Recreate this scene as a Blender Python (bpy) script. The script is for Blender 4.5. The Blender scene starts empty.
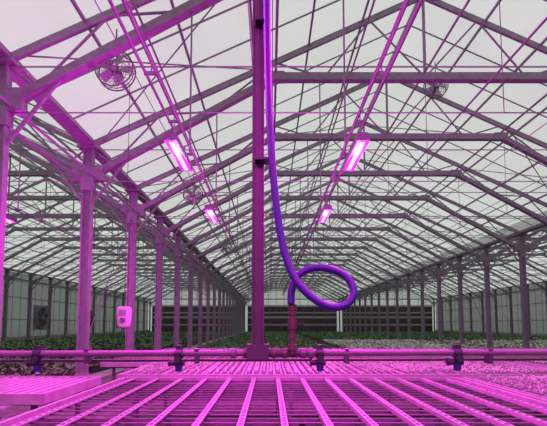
import bpy, math, random
from mathutils import Vector, Matrix
random.seed(4)
scene = bpy.context.scene

# ---------------------------------------------------------------- materials
def new_mat(name):
    m = bpy.data.materials.new(name); m.use_nodes = True
    nt = m.node_tree
    for n in list(nt.nodes): nt.nodes.remove(n)
    out = nt.nodes.new('ShaderNodeOutputMaterial')
    return m, nt, out

def pbr(name, col, rough=0.5, metal=0.0, noise=0.15, scale=8.0, emis=None, es=0):
    m, nt, out = new_mat(name)
    b = nt.nodes.new('ShaderNodeBsdfPrincipled')
    b.inputs['Roughness'].default_value = rough
    b.inputs['Metallic'].default_value = metal
    nt.links.new(b.outputs[0], out.inputs[0])
    tc = nt.nodes.new('ShaderNodeTexCoord')
    nz = nt.nodes.new('ShaderNodeTexNoise'); nz.inputs['Scale'].default_value = scale
    nz.inputs['Detail'].default_value = 3
    nt.links.new(tc.outputs['Object'], nz.inputs['Vector'])
    r = nt.nodes.new('ShaderNodeValToRGB')
    r.color_ramp.elements[0].position = 0.3; r.color_ramp.elements[1].position = 0.7
    r.color_ramp.elements[0].color = tuple(c*(1-noise) for c in col)+(1,)
    r.color_ramp.elements[1].color = tuple(min(1, c*(1+noise)) for c in col)+(1,)
    nt.links.new(nz.outputs[0], r.inputs[0])
    nt.links.new(r.outputs[0], b.inputs['Base Color'])
    if emis:
        b.inputs['Emission Color'].default_value = tuple(emis)+(1,)
        b.inputs['Emission Strength'].default_value = es
    return m

def glazing(name, tcol, dcol, fac, stripes=0):
    m, nt, out = new_mat(name)
    t = nt.nodes.new('ShaderNodeBsdfTransparent'); t.inputs[0].default_value = tcol+(1,)
    d = nt.nodes.new('ShaderNodeBsdfTranslucent'); d.inputs[0].default_value = dcol+(1,)
    d2 = nt.nodes.new('ShaderNodeBsdfDiffuse'); d2.inputs[0].default_value = dcol+(1,)
    mx = nt.nodes.new('ShaderNodeMixShader'); mx.inputs[0].default_value = 0.4
    nt.links.new(d.outputs[0], mx.inputs[1]); nt.links.new(d2.outputs[0], mx.inputs[2])
    mx2 = nt.nodes.new('ShaderNodeMixShader'); mx2.inputs[0].default_value = fac
    nt.links.new(t.outputs[0], mx2.inputs[1]); nt.links.new(mx.outputs[0], mx2.inputs[2])
    tc = nt.nodes.new('ShaderNodeTexCoord')
    nz = nt.nodes.new('ShaderNodeTexNoise'); nz.inputs['Scale'].default_value = 0.6
    nz.inputs['Detail'].default_value = 4
    nt.links.new(tc.outputs['Object'], nz.inputs['Vector'])
    mr = nt.nodes.new('ShaderNodeMapRange')
    mr.inputs[1].default_value = 0.3; mr.inputs[2].default_value = 0.7
    mr.inputs[3].default_value = max(0, fac-0.12); mr.inputs[4].default_value = min(1, fac+0.12)
    nt.links.new(nz.outputs[0], mr.inputs[0]); nt.links.new(mr.outputs[0], mx2.inputs[0])
    nt.links.new(mx2.outputs[0], out.inputs[0])
    return m

M_STEEL = pbr('galvanised_steel', (0.225, 0.21, 0.235), 0.5, 0.1)
M_STEELD = pbr('weathered_steel', (0.13, 0.125, 0.135), 0.55, 0.1)
M_ALU = pbr('bench_aluminium', (0.33, 0.27, 0.32), 0.5, 0.1)
M_BWIRE = pbr('bench_wire', (0.13, 0.10, 0.13), 0.5, 0.1)
M_PAINT = pbr('boom_post_paint', (0.06, 0.04, 0.06), 0.5, 0.1)
M_PIPE = pbr('boom_pipe_pvc', (0.13, 0.085, 0.13), 0.45)
M_BLACK = pbr('black_plastic', (0.02, 0.02, 0.03), 0.4)
M_WHITE = pbr('white_plastic', (0.5, 0.48, 0.5), 0.5)
M_BLUE = pbr('blue_hose_rubber', (0.016, 0.008, 0.14), 0.5)
M_BRASS = pbr('brass_fitting', (0.11, 0.05, 0.06), 0.5, 0.3)
M_TRAY = pbr('seedling_tray_plastic', (0.30, 0.29, 0.30), 0.6)
M_SOIL = pbr('peat_plug', (0.03, 0.02, 0.015), 0.9)
M_LEAF = pbr('seedling_leaf', (0.22, 0.36, 0.16), 0.6, noise=0.4, scale=3)
M_LEAF2 = pbr('crop_leaf', (0.10, 0.21, 0.08), 0.6, noise=0.5, scale=1.2)
M_PALE = pbr('pale_leaf', (0.52, 0.60, 0.48), 0.6, noise=0.35, scale=1.5)
M_GROUND = pbr('gravel_ground', (0.10, 0.10, 0.09), 0.9, noise=0.5, scale=6)
M_CONC = pbr('concrete_path', (0.26, 0.25, 0.25), 0.85, noise=0.2, scale=3)
M_PAD = pbr('cooling_pad_cellulose', (0.085, 0.055, 0.065), 0.9, noise=0.4, scale=4)
M_PADFR = pbr('pad_frame', (0.36, 0.34, 0.35), 0.6)
M_LAMP = pbr('grow_light_lens', (0.03, 0.01, 0.03), 0.4, noise=0, emis=(1.0, 0.02, 0.78), es=2.2)
M_CORE = pbr('grow_light_diodes', (0.03, 0.01, 0.03), 0.4, noise=0, emis=(1.0, 0.09, 0.85), es=9)
M_ROOF = glazing('roof_polycarbonate', (0.80, 0.82, 0.80), (0.80, 0.82, 0.80), 0.42)
M_WALL = glazing('wall_polycarbonate', (0.14, 0.15, 0.145), (0.24, 0.26, 0.25), 0.7)
M_GABLE = glazing('gable_polycarbonate', (0.5, 0.54, 0.51), (0.5, 0.54, 0.51), 0.6)

# ---------------------------------------------------------------- mesh builder
class MB:
    def __init__(s): s.v=[]; s.f=[]; s.m=[]; s.mats=[]; s.sm=[]
    def mi(s, mat):
        if mat not in s.mats: s.mats.append(mat)
        return s.mats.index(mat)
    def add(s, vs, fs, mat, smooth=False):
        o=len(s.v); k=s.mi(mat)
        s.v.extend([tuple(v) for v in vs])
        for f in fs:
            s.f.append(tuple(i+o for i in f)); s.m.append(k); s.sm.append(smooth)
    def box(s, c, d, mat, rot=None):
        hx,hy,hz=[q/2 for q in d]
        vs=[Vector((x,y,z)) for x in(-hx,hx) for y in(-hy,hy) for z in(-hz,hz)]
        if rot: vs=[rot@v for v in vs]
        c=Vector(c); vs=[v+c for v in vs]
        s.add(vs,[(0,1,3,2),(4,6,7,5),(0,4,5,1),(2,3,7,6),(0,2,6,4),(1,5,7,3)],mat)
    def beam(s, a, b, w, h, mat, up=(0,0,1)):
        a=Vector(a); b=Vector(b); d=(b-a)
        L=d.length; d.normalize(); up=Vector(up)
        if abs(d.dot(up))>0.99: up=Vector((0,1,0))
        x=d.cross(up).normalized(); z=x.cross(d)
        R=Matrix((x,d,z)).transposed()
        s.box((a+b)/2,(w,L,h),mat,R)
    def tube(s, a, b, r, mat, n=8, r2=None, caps=True):
        a=Vector(a); b=Vector(b); d=(b-a).normalized()
        up=Vector((0,0,1)) if abs(d.z)<0.9 else Vector((0,1,0))
        x=d.cross(up).normalized(); y=d.cross(x)
        r2=r if r2 is None else r2
        vs=[]
        for p,rr in((a,r),(b,r2)):
            for i in range(n):
                t=2*math.pi*i/n; vs.append(p+x*math.cos(t)*rr+y*math.sin(t)*rr)
        fs=[(i,(i+1)%n,n+(i+1)%n,n+i) for i in range(n)]
        s.add(vs,fs,mat,True)
        if caps: s.add(vs,[tuple(range(n))[::-1],tuple(range(n,2*n))],mat)
    def sweep(s, pts, r, mat, n=12, closed=False):
        pts=[Vector(p) for p in pts]; N=len(pts); vs=[]
        ref=None
        for i,p in enumerate(pts):
            if closed: d=(pts[(i+1)%N]-pts[i-1]).normalized()
            else: d=(pts[min(i+1,N-1)]-pts[max(i-1,0)]).normalized()
            if ref is None:
                ref=Vector((0,1,0)) if abs(d.y)<0.9 else Vector((0,0,1))
            x=(ref-d*ref.dot(d)).normalized(); ref=x; y=d.cross(x)
            for k in range(n):
                t=2*math.pi*k/n; vs.append(p+x*math.cos(t)*r+y*math.sin(t)*r)
        fs=[]
        M=N if closed else N-1
        for i in range(M):
            j=(i+1)%N
            for k in range(n):
                fs.append((i*n+k,i*n+(k+1)%n,j*n+(k+1)%n,j*n+k))
        s.add(vs,fs,mat,True)
    def mesh(s, name):
        me=bpy.data.meshes.new(name); me.from_pydata(s.v,[],s.f)
        for m in s.mats: me.materials.append(m)
        me.polygons.foreach_set('material_index',s.m)
        me.polygons.foreach_set('use_smooth',s.sm)
        me.update(); return me
    def obj(s, name, loc=(0,0,0)):
        return place(s.mesh(name), name, loc)

def place(me, name, loc=(0,0,0), rotz=0):
    o=bpy.data.objects.new(name, me); o.location=loc; o.rotation_euler=(0,0,rotz)
    scene.collection.objects.link(o); return o

def catmull(P, k=8):
    P=[Vector(p) for p in P]; Q=[P[0]*2-P[1]]+P+[P[-1]*2-P[-2]]; out=[]
    for i in range(1,len(Q)-2):
        a,b,c,d=Q[i-1:i+3]
        for j in range(k):
            t=j/k
            out.append(0.5*((2*b)+(c-a)*t+(2*a-5*b+4*c-d)*t*t+(3*b-a-3*c+d)*t**3))
    out.append(P[-1]); return out

# ---------------------------------------------------------------- dimensions
LINES=[-21.8,-4.6,12.6,29.8]
SP=3.3
FR=[6.6+SP*k for k in range(-4,21)]
Y0,Y1=FR[0],FR[-1]
GZ=6.1; SLOPE=0.47; W=17.2; RZ=GZ+SLOPE*W/2
CZ0=5.3; CZ1=7.95; RUN=4.75

# ---------------------------------------------------------------- shell
mb=MB()
mb.add([(-24,Y0-2,0),(32,Y0-2,0),(32,Y1+2,0),(-24,Y1+2,0)],[(0,1,2,3)],M_GROUND)
mb.obj('floor')
mb=MB(); mb.box((-5.25,33,0.02),(0.6,76,0.04),M_CONC); mb.obj('concrete_path')

mb=MB()
for i in range(3):
    a,b=LINES[i],LINES[i+1]; r=(a+b)/2
    for (p,pz,q,qz) in((a,GZ+0.14,r,RZ+0.14),(r,RZ+0.14,b,GZ+0.14)):
        mb.add([(p,Y0,pz),(q,Y0,qz),(q,Y1,qz),(p,Y1,pz)],[(0,1,2,3)],M_ROOF)
mb.obj('ceiling')

def sidewall(name,x):
    mb=MB()
    mb.add([(x,Y0,0),(x,Y1,0),(x,Y1,GZ),(x,Y0,GZ)],[(0,1,2,3)],M_WALL)
    s=1 if x<0 else -1
    for z,h in((0.25,0.5),(2.0,0.08),(3.9,0.08),(5.5,0.15)):
        mb.box((x+s*0.05,(Y0+Y1)/2,z),(0.06,Y1-Y0,h),M_STEEL if z>1 else M_CONC)
    y=Y0
    while y<Y1:
        mb.box((x+s*0.03,y,GZ/2),(0.03,0.03,GZ),M_STEEL); y+=1.1
    mb.obj(name)
sidewall('wall_left',LINES[0]-0.22); sidewall('wall_right',LINES[3]+0.22)

def gable(name,y,s):
    mb=MB()
    for i in range(3):
        a,b=LINES[i],LINES[i+1]; r=(a+b)/2
        mb.add([(a,y,0),(b,y,0),(b,y,GZ),(r,y,RZ),(a,y,GZ)],[(0,1,2,3,4)],M_GABLE)
        n=12
        for k in range(n+1):
            x=a+(b-a)*k/n; z=GZ+SLOPE*(W/2-abs(x-r))
            mb.box((x,y+s*0.05,z/2),(0.07,0.07,z),M_STEEL)
        for z in(5.0,GZ,7.6):
            hw=(W/2) if z<=GZ else (RZ-z)/SLOPE
            mb.box((r,y+s*0.08,z),(2*hw,0.08,0.12),M_STEEL)
    return mb.obj(name)
gable('wall_back',Y1+0.15,-1); gable('wall_front',Y0-0.15,1)

# evaporative cooling pads along the far wall
mb=MB()
y=Y1-0.25
for i in range(3):
    a,b=LINES[i]+0.6,LINES[i+1]-0.6
    for (z0,z1) in((0.0,1.3),(1.6,2.6),(3.0,3.5),(3.75,4.7)):
        mb.box(((a+b)/2,y,(z0+z1)/2),(b-a,0.25,z1-z0),M_PAD)
    for z,h in((1.45,0.3),(2.8,0.42),(3.62,0.22),(4.78,0.18)):
        mb.box(((a+b)/2,y-0.05,z),(b-a,0.3,h),M_PADFR)
    k=a
    while k<b+0.01:
        mb.box((k,y-0.16,2.4),(0.09,0.08,4.8),M_STEELD); k+=(b-a)/8
mb.obj('evaporative_cooling_pad')

# ---------------------------------------------------------------- roof trusses
mb=MB()
for i in range(3):
    a,b=LINES[i],LINES[i+1]; r=(a+b)/2
    def top(x): return GZ+SLOPE*(W/2-abs(x-r))
    def low(x):
        d=min(x-a,b-x)
        return CZ1 if d>RUN else CZ0+(CZ1-CZ0)*d/RUN
    for s,(e) in((1,a),(-1,b)):
        mb.beam((e,0,GZ),(r,0,RZ),0.07,0.11,M_STEEL)
        mb.beam((e,0,CZ0),(e+s*RUN,0,CZ1),0.12,0.17,M_STEEL)
        mb.beam((e,0,CZ0-0.085),(e+s*RUN,0,CZ1-0.085),0.18,0.02,M_STEEL)
        mb.beam((e,0,CZ0-0.8),(e+s*1.0,0,CZ0+0.5),0.05,0.05,M_STEEL)
        mb.box((e+s*RUN,0,CZ1),(0.45,0.14,0.26),M_STEEL)
        mb.box((e+s*0.2,0,CZ0+0.1),(0.4,0.18,0.4),M_STEEL)
        xs=[e+s*t for t in(0.6,1.8,3.1,RUN,6.0,7.2)]
        up=False; prev=(e,0,GZ)
        for x in xs:
            cur=(x,0,top(x) if up else low(x)); 
            mb.tube(prev,cur,0.024,M_STEEL,6,caps=False); prev=cur; up=not up
        mb.tube(prev,(r,0,CZ1),0.024,M_STEEL,6,caps=False)
    mb.beam((a+RUN,0,CZ1),(b-RUN,0,CZ1),0.12,0.2,M_STEEL)
    mb.beam((a+RUN,0,CZ1-0.1),(b-RUN,0,CZ1-0.1),0.18,0.02,M_STEEL)
    mb.beam((r,0,CZ1),(r,0,RZ),0.06,0.06,M_STEEL)
    mb.tube((a,0,6.02),(b,0,6.02),0.014,M_STEEL,5,caps=False)
    mb.tube((a,0,5.2),(b,0,5.2),0.012,M_STEEL,5,caps=False)
    for t in(0.27,0.5,0.73):
        mb.tube((a+W*t,0,5.2),(a+W*t,0,7.9),0.008,M_STEELD,5,caps=False)
truss=mb.mesh('roof_truss')
for y in FR: place(truss,'roof_truss',(0,y,0))

# ---------------------------------------------------------------- columns
mb=MB()
mb.box((0,0,GZ/2),(0.20,0.03,GZ),M_STEEL)
for s in(-1,1): mb.box((s*0.11,0,GZ/2),(0.03,0.14,GZ),M_STEEL)
mb.box((0,0,0.015),(0.42,0.36,0.03),M_STEEL)
for sx in(-1,1):
    for sy in(-1,1): mb.tube((sx*.16,sy*.13,0.03),(sx*.16,sy*.13,0.08),0.014,M_STEELD,6)
mb.box((0,0,0.2),(0.27,0.2,0.4),M_CONC)
mb.box((0,0,5.25),(0.32,0.2,0.6),M_STEEL)
mb.box((0,0,GZ-0.03),(0.5,0.3,0.06),M_STEEL)
col=mb.mesh('steel_column')
for x in LINES:
    for y in FR: place(col,'steel_column',(x,y,0))

# ---------------------------------------------------------------- purlins, gutters, bars
mb=MB()
for i in range(3):
    a,b=LINES[i],LINES[i+1]; r=(a+b)/2
    for s,e in((1,a),(-1,b)):
        for t in(1.4,2.8,4.2,5.6,7.0):
            x=e+s*t; z=GZ+SLOPE*t+0.07
            mb.box((x,(Y0+Y1)/2,z),(0.045,Y1-Y0,0.06),M_STEEL)
        y=Y0
        while y<Y1:
            mb.beam((e,y,GZ+0.1),(r,y,RZ+0.1),0.025,0.03,M_STEEL); y+=1.1
    mb.box((r,(Y0+Y1)/2,RZ+0.05),(0.14,Y1-Y0,0.12),M_STEEL)
mb.obj('roof_purlins')
for x in LINES:
    mb=MB()
    for s in(-1,1): mb.box((x+s*0.16,(Y0+Y1)/2,GZ+0.07),(0.02,Y1-Y0,0.12),M_STEEL)
    mb.box((x,(Y0+Y1)/2,GZ+0.015),(0.34,Y1-Y0,0.02),M_STEEL)
    mb.obj('rain_gutter')
mb=MB()
for i in range(3):
    a,b=LINES[i],LINES[i+1]; r=(a+b)/2
    for x,z,rr in((a+RUN,CZ1+0.14,0.032),(b-RUN,CZ1+0.14,0.032),(r,CZ1+0.14,0.03),(r-1.9,CZ1+0.14,0.024),(r+1.9,CZ1+0.14,0.024),
                  (a+0.25,5.25,0.03),(b-0.25,5.25,0.03),(a+2.4,CZ0+1.46,0.022),(b-2.4,CZ0+1.46,0.022),
                  (a+2.2,6.02,0.01),(a+4.3,6.02,0.01),(a+6.5,6.02,0.01),(r,6.02,0.01),
                  (b-6.5,6.02,0.01),(b-4.3,6.02,0.01),(b-2.2,6.02,0.01)):
        mb.tube((x,Y0,z),(x,Y1,z),rr,M_STEEL,6)
    for k in range(len(FR)-1):
        y0,y1=FR[k],FR[k+1]
        for s,e in((1,a),(-1,b)):
            z=lambda t:GZ+SLOPE*t-0.02
            if k%2==0:
                mb.tube((e+s*0.3,y0,z(.3)),(e+s*4.4,y1,z(4.4)),0.016,M_STEEL,5,caps=False)
                mb.tube((e+s*4.4,y0,z(4.4)),(e+s*0.3,y1,z(.3)),0.016,M_STEEL,5,caps=False)
            mb.tube((e+s*4.6,y0,CZ1),(e+s*8.5,y1,z(8.4)),0.018,M_STEEL,5,caps=False)
        if k%4==1:
            for e in(a,b):
                mb.tube((e,y0,1.0),(e,y1,5.2),0.012,M_STEEL,5,caps=False)
mb.obj('roof_bracing')

# ---------------------------------------------------------------- boom rails
RX=(-1.36,1.28); RAILZ=4.46
def rail(x):
    mb=MB()
    for dx in(-0.06,0.06):
        mb.tube((x+dx,Y0,RAILZ),(x+dx,40,RAILZ),0.018,M_STEEL,8)
    mb.tube((x,Y0,RAILZ+0.2),(x,40,RAILZ+0.2),0.01,M_STEEL,6)
    y=Y0
    while y<40:
        mb.box((x,y,RAILZ+0.01),(0.17,0.025,0.04),M_STEEL)
        mb.tube((x,y,RAILZ),(x,y,RAILZ+0.2),0.01,M_STEEL,5); y+=1.1
    for y in FR:
        if y<40:
            z=CZ0+(CZ1-CZ0)*min(1,(min(abs(x-l) for l in LINES))/RUN)
            mb.tube((x,y,RAILZ),(x,y,z),0.016,M_STEEL,6)
    return mb
for x in RX+(-6.35,): rail(x).obj('boom_rail')

# ---------------------------------------------------------------- grow lights
def growlight():
    mb=MB(); L=1.1; w=0.16
    mb.box((0,0,0.06),(w*0.9,L*0.98,0.07),M_STEELD)
    for k in range(18): mb.box((0,-L/2+0.05+k*(L-0.1)/17,0.105),(w*0.8,0.012,0.03),M_STEELD)
    for s in(-1,1):
        mb.box((s*w*0.5,0,0.03),(0.012,L,0.1),M_STEELD)
        mb.box((0,s*L/2,0.03),(w*1.05,0.02,0.1),M_STEELD)
        mb.tube((0,s*0.35,0.1),(0,s*0.35,0.31),0.01,M_STEEL,6)
    mb.box((0,0,0.01),(w*0.86,L*0.96,0.05),M_LAMP)
    mb.box((0,0,-0.02),(w*0.38,L*0.9,0.014),M_CORE)
    mb.box((0,0,0.15),(0.07,0.28,0.06),M_STEEL)
    return mb.mesh('grow_light')
gl=growlight()
LZ=4.12
spots=[(x,y,LZ) for x in RX for y in(-0.9,2.35,5.85,9.2)]+[(-6.35,9.2,LZ)]
for p in spots:
    g=place(gl,'grow_light',p)
    l=bpy.data.lights.new('grow_light_led_panel','AREA'); l.energy=110; l.color=(1.0,0.01,0.72)
    l.shape='RECTANGLE'; l.size=0.13; l.size_y=1.05
    o=bpy.data.objects.new('grow_light_led_panel',l); o.location=(0,0,-0.035); o.parent=g
    scene.collection.objects.link(o)
    l=bpy.data.lights.new('grow_light_glow','POINT'); l.energy=270; l.color=(1.0,0.02,0.92)
    l.shadow_soft_size=0.1
    o=bpy.data.objects.new('grow_light_glow',l); o.location=(0,0,-0.16); o.parent=g
    scene.collection.objects.link(o)

# ---------------------------------------------------------------- circulation fans
def fan(R=0.34):
    mb=MB()
    def ring(r,y,t=0.008):
        mb.sweep([(r*math.cos(2*math.pi*k/32),y,r*math.sin(2*math.pi*k/32)) for k in range(32)],t,M_STEELD,6,True)
    for r in(0.08,0.15,0.22,0.28): ring(r,-0.1,0.004); ring(r,0.1,0.004)
    ring(R,-0.08,0.012); ring(R,0.08,0.012); ring(R,0,0.006)
    for k in range(16):
        t=2*math.pi*k/16; c,s=math.cos(t),math.sin(t)
        for y in(-1,1):
            mb.sweep([(0.05*c,y*0.12,0.05*s),(0.24*c,y*0.115,0.24*s),(R*c,y*0.08,R*s)],0.004,M_STEELD,5)
        mb.tube((R*c,-0.08,R*s),(R*c,0.08,R*s),0.004,M_STEELD,5)
    mb.tube((0,-0.04,0),(0,0.2,0),0.075,M_STEELD,16)
    mb.tube((0,-0.08,0),(0,-0.04,0),0.05,M_WHITE,16)
    for k in range(5):
        t=2*math.pi*k/5
        u=Vector((math.cos(t),0,math.sin(t))); w=Vector((-math.sin(t),0,math.cos(t)))
        vs=[]
        for rr,hw,tw in((0.05,0.03,0.035),(0.16,0.07,0.035),(0.26,0.085,0.025),(0.3,0.06,0.015)):
            vs+= [u*rr-w*hw+Vector((0,-tw-0.02,0)), u*rr+w*hw+Vector((0,tw-0.02,0))]
        mb.add(vs,[(0,1,3,2),(2,3,5,4),(4,5,7,6)],M_WHITE)
    mb.tube((0,0,R),(0,0,R+0.45),0.014,M_STEELD,6)
    mb.beam((-0.1,0,R+0.02),(0.1,0,R+0.02),0.05,0.03,M_STEEL)
    return mb.mesh('circulation_fan')
fm=fan()
for p in((-2.82,7.0,6.22),(-2.75,14.0,6.2),(5.0,11.6,8.75),(-2.7,24,6.2),(-17,14,6.1),(-9,20,6.1)):
    place(fm,'circulation_fan',p)

# wall exhaust fan, left wall
mb=MB()
def wring(r,x,t):
    mb.sweep([(x,r*math.cos(2*math.pi*k/28),r*math.sin(2*math.pi*k/28)) for k in range(28)],t,M_STEEL,6,True)
mb.box((-0.05,0,0),(0.08,2.3,2.3),M_STEEL)
for r in(0.3,0.55,0.8): wring(r,0.16,0.015)
wring(1.0,0.1,0.06)
for k in range(6):
    t=2*math.pi*k/6; c,s=math.cos(t),math.sin(t); c2,s2=math.cos(t+.5),math.sin(t+.5)
    mb.add([(0.03,.15*c,.15*s),(0.05,.92*c,.92*s),(0.12,.92*c2,.92*s2),(0.12,.15*c2,.15*s2)],[(0,1,2,3)],M_BLACK)
    mb.tube((0.16,0,0),(0.14,c,s),0.015,M_STEEL,5)
mb.tube((0,0,0),(0.2,0,0),0.16,M_STEEL,16)
ex=mb.mesh('exhaust_fan')
for y in(38,48,58): place(ex,'exhaust_fan',(LINES[0]+0.1,y,2.2))

# sensor box hanging beside the column
mb=MB()
prof=[(-0.21,0.08,0.06),(-0.19,0.11,0.08),(-0.1,0.125,0.09),(0.1,0.14,0.10),(0.18,0.13,0.09),(0.21,0.09,0.06)]
vs=[];n=16
for z,a,b in prof:
    for k in range(n):
        t=2*math.pi*k/n; c,s=math.cos(t),math.sin(t)
        vs.append((a*abs(c)**0.5*(1 if c>=0 else -1), b*abs(s)**0.5*(1 if s>=0 else -1), z))
fs=[(i*n+k,i*n+(k+1)%n,(i+1)*n+(k+1)%n,(i+1)*n+k) for i in range(len(prof)-1) for k in range(n)]
fs+=[tuple(range(n))[::-1],tuple(range((len(prof)-1)*n,len(prof)*n))]
mb.add(vs,fs,M_WHITE,False)
mb.tube((0,-0.09,-0.06),(0,-0.115,-0.06),0.05,M_STEELD,14)
for k in range(4): mb.box((0,-0.1,0.04+k*0.03),(0.14,0.02,0.01),M_STEELD)
mb.tube((0,0,0.2),(0.0,0,4.9),0.006,M_BLACK,6)
mb.beam((0,0,-0.21),(0,0,-0.3),0.04,0.04,M_STEELD)
mb.obj('climate_sensor_box',(-2.95,8.1,1.74))

# ---------------------------------------------------------------- irrigation boom
BY=2.2
mb=MB()
mb.box((-0.066,BY,2.96),(0.066,0.05,3.0),M_PAINT)
for s in(-1,1): mb.box((-0.066+s*0.029,BY-0.03,2.96),(0.008,0.012,3.0),M_PAINT)
mb.beam((RX[0]-0.1,BY,RAILZ+0.07),(RX[1]+0.1,BY,RAILZ+0.07),0.07,0.07,M_PAINT)
for x in RX:
    for dy in(-0.25,0.25):
        mb.tube((x-0.1,BY+dy,RAILZ+0.06),(x+0.1,BY+dy,RAILZ+0.06),0.045,M_BLACK,14)
    mb.beam((x,BY-0.3,RAILZ+0.07),(x,BY+0.3,RAILZ+0.07),0.05,0.05,M_PAINT)
mb.box((-0.066,BY,1.45),(0.12,0.09,0.08),M_PAINT)
zL,zR=1.433,1.45
A=Vector((-3.3,BY,zL)); B=Vector((3.3,BY,zR))
mb.tube(A,B,0.017,M_PIPE,12)
mb.tube(A+Vector((0,0.05,-0.042)),B+Vector((0,0.05,-0.042)),0.008,M_PAINT,8)
for x in(-2.6,-1.9,-1.0,-0.4,0.42,1.2,2.0,2.7):
    mb.box((x,BY+0.015,1.425),(0.02,0.06,0.08),M_PAINT)
for x in(-0.20,-0.13,0.02,0.08,0.18,0.22):
    mb.tube((x-0.012,BY,1.441),(x+0.012,BY,1.441),0.028,M_BRASS if abs(x)<0.15 else M_PIPE,12)
mb.tube((-0.13,BY,1.441),(0.2,BY,1.441),0.023,M_PAINT,12)
fx=0.12; fy=BY-0.03
mb.tube((fx,fy,1.44),(fx,fy,1.70),0.015,M_BRASS,12)
for z,h,r in((1.475,0.03,0.026),(1.53,0.02,0.021),(1.60,0.05,0.024),(1.66,0.02,0.021),(1.69,0.03,0.024)):
    mb.tube((fx,fy,z-h/2),(fx,fy,z+h/2),r,M_BRASS,10)
mb.box((fx+0.035,fy-0.01,1.60),(0.05,0.012,0.018),M_BLACK)
for z in(2.5,3.3): mb.box((-0.045,BY-0.045,z),(0.075,0.08,0.015),M_BLACK)
mb.obj('irrigation_boom')

def nozzle():
    mb=MB()
    mb.tube((-0.02,0,0),(0.02,0,0),0.028,M_BLACK,14)
    mb.box((0,0.0,0.03),(0.03,0.035,0.03),M_BLACK)
    mb.tube((0,-0.0,-0.01),(0,-0.0,-0.06),0.016,M_BLACK,12)
    mb.tube((-0.045,0,-0.05),(0.03,0,-0.05),0.017,M_BLACK,12)
    mb.tube((-0.055,0,-0.05),(-0.045,0,-0.05),0.021,M_BLACK,12)
    mb.tube((0,0,-0.06),(0,0,-0.095),0.022,M_BLUE,12,r2=0.018)
    mb.tube((0,0,-0.095),(0,0,-0.108),0.011,M_WHITE,10)
    mb.tube((0.0,-0.02,-0.03),(0.0,-0.045,-0.03),0.018,M_BLACK,12)
    return mb.mesh('spray_nozzle')
nm=nozzle()
for x in(-2.03,-1.265,-0.497,0.272,1.02,1.79):
    place(nm,'spray_nozzle',(x,BY,1.441+0.0026*x))

D=2.12
def P(px,py,d=D): return ((px-270)/400*d,d,1.6+(324-py)/400*d)
hp=[(268,-140,D),(267,-60,D),(267,0,D),(268,60,D),(270,120,D),(274,180,D),(281,235,D),(291,270,D-.02),(306,292,D-.05),(327,306,D-.06),
    (346,305,D-.05),(354,292,D-.03),(347,277,D),(331,269,D+.02),(313,268,D+.05),(299,275,D+.05),(292,289,D+.04),(291,304,D+.03)]
pts=catmull([P(*h) for h in hp],8)
mb=MB(); mb.sweep(pts,0.0205,M_BLUE,14)
mb.obj('blue_water_hose')

# ---------------------------------------------------------------- benches
def bench_frame(mb,x0,x1,y0,y1,z,rim=0.09):
    for y in(y0,y1): mb.box(((x0+x1)/2,y,z-rim/2+0.02),(x1-x0,0.035,rim),M_ALU)
    for x in(x0,x1): mb.box((x,(y0+y1)/2,z-rim/2+0.02),(0.035,y1-y0,rim),M_ALU)
    nx=max(2,int((x1-x0)/1.8)+1); ny=max(2,int((y1-y0)/1.8)+1)
    for i in range(nx):
        for j in range(ny):
            x=x0+0.2+(x1-x0-0.4)*i/(nx-1); y=y0+0.2+(y1-y0-0.4)*j/(ny-1)
            mb.box((x,y,(z-rim)/2),(0.05,0.05,z-rim),M_STEELD)
            mb.box((x,y,0.01),(0.12,0.12,0.02),M_STEELD)
    for j in range(ny):
        y=y0+0.2+(y1-y0-0.4)*j/(ny-1)
        mb.box(((x0+x1)/2,y,z-rim),(x1-x0,0.05,0.05),M_STEELD)

BZ=0.88
mb=MB(); x0,x1,y0,y1=-1.92,2.45,1.4,5.35
bench_frame(mb,x0,x1,y0,y1,BZ)
ns=14
for k in range(ns):
    x=x0+0.12+(x1-x0-0.24)*k/(ns-1)
    mb.box((x,(y0+y1)/2,BZ),(0.05,y1-y0-0.04,0.012),M_ALU)
    mb.box((x-0.023,(y0+y1)/2,BZ-0.015),(0.006,y1-y0-0.04,0.03),M_ALU)
    y=y0+0.08
    while y<y1-0.05:
        mb.box((x,y,BZ+0.0065),(0.024,0.04,0.002),M_BLACK); y+=0.09
y=y0+0.15
while y<y1:
    mb.box(((x0+x1)/2,y,BZ-0.03),(x1-x0,0.016,0.010),M_BWIRE); y+=0.14
mb.obj('slatted_growing_bench')

def tray_bench(x0,x1,y0,y1,z):
    mb=MB(); bench_frame(mb,x0,x1,y0,y1,z,0.11)
    mb.box(((x0+x1)/2,(y0+y1)/2,z-0.02),(x1-x0-0.02,y1-y0-0.02,0.02),M_ALU)
    x=x0+0.1
    while x<x1-0.05:
        mb.box((x,(y0+y1)/2,z-0.003),(0.05,y1-y0-0.08,0.025),M_ALU); x+=0.12
    mb.obj('tray_bench')
tray_bench(-4.3,-2.35,4.2,5.6,0.86)

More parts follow.
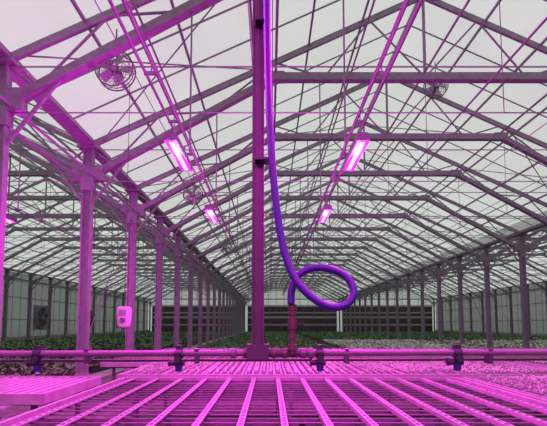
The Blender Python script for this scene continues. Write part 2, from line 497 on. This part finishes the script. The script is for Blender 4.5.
def seed_bench(x0,x1,y0,y1,z,leaf=M_LEAF,h=0.05,name='seedling_bench'):
    mb=MB(); bench_frame(mb,x0,x1,y0,y1,z)
    mb.box(((x0+x1)/2,(y0+y1)/2,z-0.03),(x1-x0-0.03,y1-y0-0.03,0.015),M_STEELD)
    tw,tl=0.56,0.32
    nx=int((x1-x0-0.06)/tw); ny=int((y1-y0-0.06)/tl)
    for i in range(nx):
        for j in range(ny):
            cx=x0+0.05+tw*(i+.5); cy=y0+0.05+tl*(j+.5)
            mb.box((cx,cy,z),(tw-0.025,tl-0.025,0.045),M_TRAY)
            for p in range(5):
                for q in range(3):
                    px=cx+(p-2)*0.102; py=cy+(q-1)*0.092; zz=z+0.024
                    mb.add([(px-.038,py-.034,zz),(px+.038,py-.034,zz),(px+.038,py+.034,zz),(px-.038,py+.034,zz)],[(0,1,2,3)],M_SOIL)
                    if random.random()<0.9:
                        t0=random.uniform(0,3.14)
                        hh=h*random.uniform(.7,1.3)
                        for a in range(4):
                            t=t0+a*1.571; c,s=math.cos(t),math.sin(t); r=0.026*random.uniform(.8,1.25)
                            mb.add([(px,py,zz),(px+c*r*.6-s*r*.4,py+s*r*.6+c*r*.4,zz+hh*.8),(px+c*r*1.2,py+s*r*1.2,zz+hh),(px+c*r*.6+s*r*.4,py+s*r*.6-c*r*.4,zz+hh*.8)],[(0,1,2,3)],leaf)
    mb.obj(name)
seed_bench(2.55,5.6,2.6,5.35,0.88,leaf=M_PALE)
seed_bench(-2.1,4.4,5.6,7.6,0.88,leaf=M_PALE)
seed_bench(4.6,11.8,5.6,7.6,0.88,leaf=M_PALE)
seed_bench(-3.6,4.4,8.6,10.4,0.76,leaf=M_LEAF)
seed_bench(4.6,12.0,8.6,10.4,0.76,leaf=M_LEAF)
seed_bench(-3.6,12.0,11.6,13.6,0.72,leaf=M_PALE)
seed_bench(-12,-5.8,6.2,8.2,0.80,leaf=M_LEAF)
seed_bench(13.4,24,12,14.6,0.80,leaf=M_PALE)

def crop(x0,x1,y0,y1,name,leaf,step=0.42,h=0.32):
    mb=MB()
    mb.box(((x0+x1)/2,(y0+y1)/2,0.04),(x1-x0,y1-y0,0.08),M_SOIL)
    y=y0+0.2
    while y<y1-0.1:
        x=x0+0.2
        while x<x1-0.1:
            px=x+random.uniform(-.08,.08); py=y+random.uniform(-.08,.08); t0=random.random()*6
            for a in range(5):
                t=t0+a*1.257; c,s=math.cos(t),math.sin(t); r=0.22*random.uniform(.8,1.2); hh=h*random.uniform(.8,1.15)
                mb.add([(px,py,0.06),(px+c*r*.6-s*r*.45,py+s*r*.6+c*r*.45,hh*.8),(px+c*r*1.2,py+s*r*1.2,hh),(px+c*r*.6+s*r*.45,py+s*r*.6-c*r*.45,hh*.8)],[(0,1,2,3)],leaf)
            x+=step
        y+=step
    mb.obj(name)
for (ya,yb,lf) in((15,21,M_LEAF2),(22,34,M_LEAF2),(35,50,M_LEAF2),(51,70,M_LEAF2)):
    crop(-4.0,3.6,ya,yb,'lettuce_crop_bed',M_PALE if ya==15 else lf,0.38 if ya<30 else 0.5)
    crop(4.4,12.1,ya,yb,'lettuce_crop_bed',M_PALE if ya in(22,) else lf,0.38 if ya<30 else 0.5)
    crop(13.2,29,ya,yb,'lettuce_crop_bed',M_PALE if ya<30 else lf,0.6)
    crop(-21,-5.8,ya,yb,'lettuce_crop_bed',lf,0.6)
crop(-21,-5.8,9.2,14.5,'lettuce_crop_bed',M_LEAF2,0.45)

# ---------------------------------------------------------------- world, camera
w=bpy.data.worlds.new('overcast_sky'); scene.world=w; w.use_nodes=True
bg=w.node_tree.nodes['Background']; bg.inputs[0].default_value=(0.93,0.96,0.93,1); bg.inputs[1].default_value=0.98

cam=bpy.data.cameras.new('camera'); co=bpy.data.objects.new('camera',cam); scene.collection.objects.link(co)
co.location=(0,0,1.6); co.rotation_euler=(math.radians(94),0,0)
cam.lens=400/547*36; cam.sensor_width=36; cam.shift_x=0.0064; cam.shift_y=(324-213-28)/547
cam.clip_end=300; cam.clip_start=0.05
scene.camera=co
try:
    scene.view_settings.view_transform='Standard'
except Exception: pass
